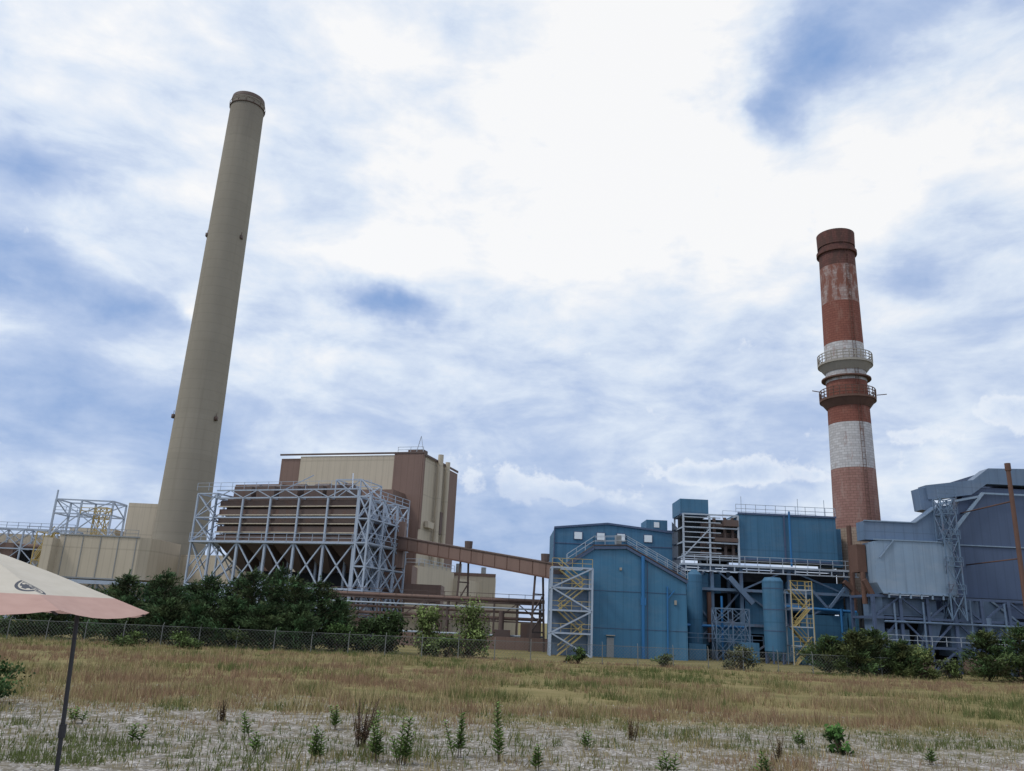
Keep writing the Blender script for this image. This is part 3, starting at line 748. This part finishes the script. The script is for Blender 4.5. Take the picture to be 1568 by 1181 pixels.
dk=g.part('dark_interior','dark'); dk.box(22.6,44.5,111,113,.2,11); dk.box(26.5,30,110,112,12,17.6); dk.box(30.5,43,106,107,9.6,11); dk.box(23,30,107,108,12.4,17.5)
lb=g.part('lower_enclosures','blue')
lb.box(26.2,30.4,105,109,.2,4.2); lb.box(30.6,36.2,104.5,109,3.2,8.2); lb.box(37.2,42.8,103,107,1.6,5.8); lb.box(36.4,43.3,105,109,6.0,9.8); lb.box(22.6,26,104.5,109,1.6,10.4); lb.box(26.5,30.5,102,106,1.2,3.6)
lb.box(43,45.6,101,105,1.8,6.2); lb.box(26.0,28,106,108,8,10.4); lb.box(34.6,37.2,101.5,104,.2,4.2)
pb=g.part('tanks','blue'); pb.cyl((23.9,103,1),(23.9,103,10.0),.95,.95,20); pb.cyl((23.9,103,10),(23.9,103,10.6),.95,.3,20)
pp=g.part('pipework','pipeblue')
pp.cyl((22.8,102.5,3.9),(30,102.5,3.9),.16,.16,8); pp.cyl((34.6,101.8,6.6),(43.5,101.8,6.3),.18,.18,8); pp.cyl((36.6,104,11.6),(36.6,104,18.6),.13,.13,8)
pp.cyl((27,102,0),(27,102,7.5),.14,.14,8); pp.cyl((41.5,101.5,0),(41.5,101.5,6.6),.16,.16,8)
lt=g.part('light_ducts','steelblue'); lt.beam((28.2,102.6,9.8),(31,102.6,6.8),.7,.6); lt.box(34.2,37.4,103,104,6.2,7.0); lt.beam((38,102.6,9.2),(40.4,102.6,6.5),.3); lt.beam((42.6,102.6,9.2),(40.4,102.6,6.5),.3)
br=g.part('rusty_ducts','rust'); br.cyl((43.9,103.2,4.5),(43.9,103.2,17),.3,.3,10); br.beam((42.8,103.2,10),(45,103.2,8),.5); br.cyl((25.9,103.8,2),(25.9,103.8,8),.3,.3,8)
lf=g.part('low_steel','bluesteel'); lf.frame([25.6,27.6,29.6],[99.5,101.5],[0,2.2,4.4,6.0],.12,.07); lf.frame([38,40.5,43,45.5],[99.5,101.5],[0,2.0],.16,.1); lf.rail((22,99,2.0),(31,99,2.0),1.0,.06,1.2)
rw=g.part('guard_rail','white'); rw.rail((34,98.5,.9),(46,98.5,.9),1.0,.06,1.4)
rd=g.part('low_machinery','blue'); rd.box(22,24,98,100,0,1.8); rd.box(28.2,30.2,98,100,0,2.2); rd.box(35.4,37,99,101,0,1.6); rd.box(45,47,100,102,0,2.3)
g.done()
g=G('blue_silo',(32.0,97.5,0)); b=g.part('shell','blue'); b.cyl((31.9,97.5,1.4),(31.9,97.5,9.3),1.2,1.2,28); b.cyl((31.9,97.5,9.3),(31.9,97.5,9.7),1.2,.9,28); b.cyl((31.9,97.5,.4),(31.9,97.5,1.4),.5,1.2,28)
l=g.part('legs','navy')
for k in range(6): a=k*1.047; l.beam((31.9+1.1*math.cos(a),97.5+1.1*math.sin(a),0),(31.9+1.1*math.cos(a),97.5+1.1*math.sin(a),2),.18)
for z in (3.6,6.0,8.4): l.cyl((31.9,97.5,z),(31.9,97.5,z+.08),1.23,1.23,28)
g.done(smooth=('shell',))
g=G('yellow_stair_tower',(34.8,97.5,0))
f=g.part('frame','white'); f.frame([33.7,36.2],[96.6,98.6],[0,2.1,4.2,6.3,8.4],.14,.0)
y=g.part('flights','yellow'); y.stairs(34.0,35.9,97,98.2,[0,2.1,4.2,6.3,8.4],.07)
for z in (2.1,4.2,6.3,8.4): y.rail((33.7,96.6,z),(36.2,96.6,z),1.0,.05,.8); y.rail((36.2,96.6,z),(36.2,98.6,z),1.0,.05,.8)
for x in (33.7,36.2): y.beam((x,96.55,0),(x,96.55,9.4),.09)
g.done()

# ------------------------------------------------------------------ far right dark blue plant
g=G('dark_blue_scrubber_building',(50,95,0))
n=g.part('main_walls','navy')
n.prism([(50.4,6.2),(68,6.2),(68,21.2),(55.2,21.2),(53.2,18.4),(50.4,16.6)],95,97.5)
n.box(60,68,97.5,108,0,21.0)
pt=g.part('penthouse','steelblue'); pt.prism([(50.0,19.4),(55.2,20.2),(57.2,21.6),(68,21.6),(68,23.8),(57.6,23.5),(55.6,22.0),(49.8,21.1)],94.6,96.4)
pt.prism([(49.2,18.2),(50.8,18.0),(50.8,21.0),(49.0,20.7)],94.8,96.6)
pt2=g.part('penthouse_top','navy'); pt2.box(59,68,96.4,106,21.6,23.7)
bd=g.part('dark_bands','dark'); bd.box(50.4,68,94.88,94.98,7.8,8.3)
tr=g.part('light_trim','paleblue'); tr.beam((56.4,94.4,20.4),(51.8,94.4,15.0),.35,.3); tr.beam((51.8,94.4,15.0),(51.4,94.4,8.6),.3,.3); tr.beam((56.4,94.4,20.4),(68,94.4,20.4),.2,.2); tr.box(52,68,94.85,94.98,14.2,14.32); tr.beam((50.6,94.4,18.8),(56,94.4,20.0),.25)
c=g.part('pale_duct_box','paleblue'); c.prism([(42.0,8.2),(50.2,8.2),(50.2,14.0),(42.3,14.0),(41.4,13.8),(41.4,9.3)],91,94)
cu=g.part('upper_duct','steelblue'); cu.prism([(41.0,14.1),(49.4,14.1),(50.6,15.4),(51.6,18.4),(49.9,18.4),(46.9,16.2),(41.0,16.2)],92.3,94.3)
cu.beam((50.5,92,14.0),(49.6,92,8.6),.6,.5)
e2=g.part('edge_flanges','paleblue'); e2.beam((41.4,90.95,14.02),(50.3,90.95,14.02),.12); e2.beam((42,90.95,8.2),(50.3,90.95,8.2),.16); e2.beam((41.0,92.2,16.25),(46.9,92.2,16.25),.12); e2.beam((46.9,92.2,16.25),(49.9,92.2,18.4),.12)
e2.beam((43.6,90.9,14.0),(41.9,90.9,12.0),.12)
for x in lin(42.6,49.8,7): e2.beam((x,90.95,8.2),(x,90.95,7.7),.16)
dn=g.part('brown_duct','rust'); dn.box(40.3,41.3,93,95,10.5,13.6); dn.cyl((40.8,93,7),(40.8,93,10.5),.3,.3,10); dn.beam((41.2,92,8),(40.4,92,9.6),.5)
lg=g.part('access_steel','bluesteel')
lg.frame([49.2,50.8],[90.6,92.2],[5.6,8.4,11.4,14.4,17.2,19.0],.13,.08)
for z in (8.4,11.4,14.4,17.2,19.0): lg.rail((49.0,90.5,z),(51.0,90.5,z),1.0,.06,.7)
lf=g.part('leg_frame','navy')
lf.frame(lin(41,62,8),[91.5,97],[0,2.6,5.6,7.9],.34,.2,faces='f',pattern='Z')
lw=g.part('walkway_rail','white'); lw.rail((40.5,90.8,2.8),(61,90.8,2.8),1.0,.05,1.5)
pr=g.part('process_pipes','steelblue')
for x,z in ((43.2,7.2),(46.4,7.4),(51.6,7.8),(55.4,7.6)): pr.cyl((x,91.2,0),(x,91.2,z),.11,.11,8)
pr.cyl((42,91.2,5.2),(60,91.2,5.2),.12,.12,8)
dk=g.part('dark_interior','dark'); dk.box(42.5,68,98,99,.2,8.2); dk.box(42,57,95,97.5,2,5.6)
ld=g.part('lower_ducts','steelblue'); ld.beam((42.4,93.5,6.8),(48.4,93.5,6.8),2.6,1.9); ld.prism([(51.0,8.0),(54.6,8.0),(59.3,4.4),(61,1.6),(57.4,1.6),(56.2,3.4),(51.0,5.6)],92.6,96); ld.prism([(47.6,6.4),(49.2,6.4),(47.2,1.2),(45.6,1.2)],92,94)
ld.box(41.4,42.3,92,95,3.4,8.2); ld.box(49.6,52.6,92,95,1.8,5.4); ld.cyl((53.6,91.8,0),(53.6,91.8,6),.5,.5,12); ld.box(42.6,45,92,95,1.2,4.4)
pl=g.part('pale_edges','paleblue'); pl.beam((54.6,92.5,8.0),(59.3,92.5,4.4),.2); pl.beam((51.0,92.5,5.6),(56.2,92.5,3.4),.2); pl.beam((47.6,91.95,6.4),(45.6,91.95,1.2),.18)
rs=g.part('ground_machinery','brown'); rs.box(42,46.5,90.2,91.2,0,1.2); rs.cyl((50,90.2,.9),(54,90.2,.9),.8,.8,14); rs.box(56,60,89.5,91,0,1.6)
g.done()
g=G('rusty_exhaust_stack',(53.9,85,0)); b=g.part('pipe','rust'); b.cyl((53.9,85,0),(53.9,85,21.9),.25,.22,14); b.cyl((53.9,85,21.3),(53.9,85,22.1),.3,.3,14)
b.box(53.4,54.4,84.5,85.5,0,.4); b.beam((53.9,85,12),(53.9,95,12),.12); b.beam((53.9,85,18),(53.9,95,18),.12); g.done(smooth=('pipe',))

# ------------------------------------------------------------------ umbrella
def canopymat():
    m,t,b=newmat('umbrella_fabric')
    oc=t.new('ShaderNodeTexCoord').outputs['Object']; sp=t.new('ShaderNodeSeparateXYZ'); t.l.new(oc,sp.inputs[0])
    n=t.noise(oc,2,4,.6); 
    cre=t.noise(t.scale(oc,(1,1,3)),7,3,.5)
    wht=t.mix(cre.outputs[0],(.62,.58,.50,1),(.76,.72,.65,1)); pnk=t.mix(cre.outputs[0],(.52,.33,.29,1),(.66,.45,.40,1))
    col=t.mix(t.m('LESS_THAN',t.m('ADD',sp.outputs[2],t.m('MULTIPLY',n.outputs[0],.01)),.115),wht,pnk)
    dx=t.m('SUBTRACT',sp.outputs[0],.98); dy=t.m('SUBTRACT',sp.outputs[1],-.55)
    r=t.m('SQRT',t.m('ADD',t.m('MULTIPLY',dx,dx),t.m('MULTIPLY',dy,dy)))
    ring=t.m('LESS_THAN',t.m('ABSOLUTE',t.m('SUBTRACT',r,.105)),.012)
    v=t.new('ShaderNodeTexVoronoi'); t.l.new(oc,v.inputs[0]); v.inputs['Scale'].default_value=26
    ins=t.m('MULTIPLY',t.m('LESS_THAN',r,.08),t.m('GREATER_THAN',v.outputs['Distance'],.45))
    col=t.mix(t.m('MAXIMUM',ring,ins),col,(.10,.11,.14,1))
    t.l.new(col,b.inputs['Base Color']); b.inputs['Roughness'].default_value=.8
    tr=t.new('ShaderNodeBsdfTranslucent'); t.l.new(col,tr.inputs[0]); mx=t.new('ShaderNodeMixShader'); mx.inputs[0].default_value=.3
    t.l.new(b.outputs[0],mx.inputs[1]); t.l.new(tr.outputs[0],mx.inputs[2]); t.l.new(mx.outputs[0],t.n['Material Output'].inputs[0])
    return m
M['canopy']=canopymat()
ux,uy=-4.80,7.3
zg=gz(ux,uy)
g=G('patio_umbrella',(ux,uy,3.33),local=True)
c=g.part('canopy','canopy'); N=8; Rr=1.62
rings=[(0,.52),(.35,.44),(.75,.31),(1.2,.15),(Rr,0)]
for k in range(N):
    a0=k*6.2832/N+.25; a1=(k+1)*6.2832/N+.25
    M4=6
    def pt_(r_,z_,f_):
        x=r_*((1-f_)*math.cos(a0)+f_*math.cos(a1)); y=r_*((1-f_)*math.sin(a0)+f_*math.sin(a1)); return (x,y,z_-.06*(r_/Rr)*4*f_*(1-f_))
    for j in range(len(rings)-1):
        r0,z0=rings[j]; r1,z1=rings[j+1]
        for s_ in range(M4):
            f0,f1=s_/M4,(s_+1)/M4
            c.add([pt_(r0,z0,f0),pt_(r0,z0,f1),pt_(r1,z1,f1),pt_(r1,z1,f0)],[(0,3,2,1)])
    p=(Rr*math.cos(a0),Rr*math.sin(a0),0)
    rb=g.part('rib_%d'%k,'polemetal'); rb.beam((0,0,.44),(p[0]*.98,p[1]*.98,-.03),.014); rb.beam((0,0,.05),(p[0]*.5,p[1]*.5,.17),.012)
pl=g.part('pole','polemetal'); o=.27
pl.cyl((1.10+o,-.30,zg-3.4),(1.00+o,-.30,-.02),.017,.017,12); pl.cyl((1.00+o,-.30,-.02),(0,0,.42),.02,.016,12); pl.cyl((1.055+o,-.3,-.98),(1.052+o,-.3,-.88),.028,.028,12)
pl.cyl((0,0,.4),(0,0,.6),.03,.015,10); pl.cyl((1.10+o,-.30,zg-3.38),(1.10+o,-.30,zg-3.28),.28,.25,24)
g.done()

sc.view_settings.view_transform='Standard'; sc.view_settings.look='None'; sc.view_settings.exposure=0
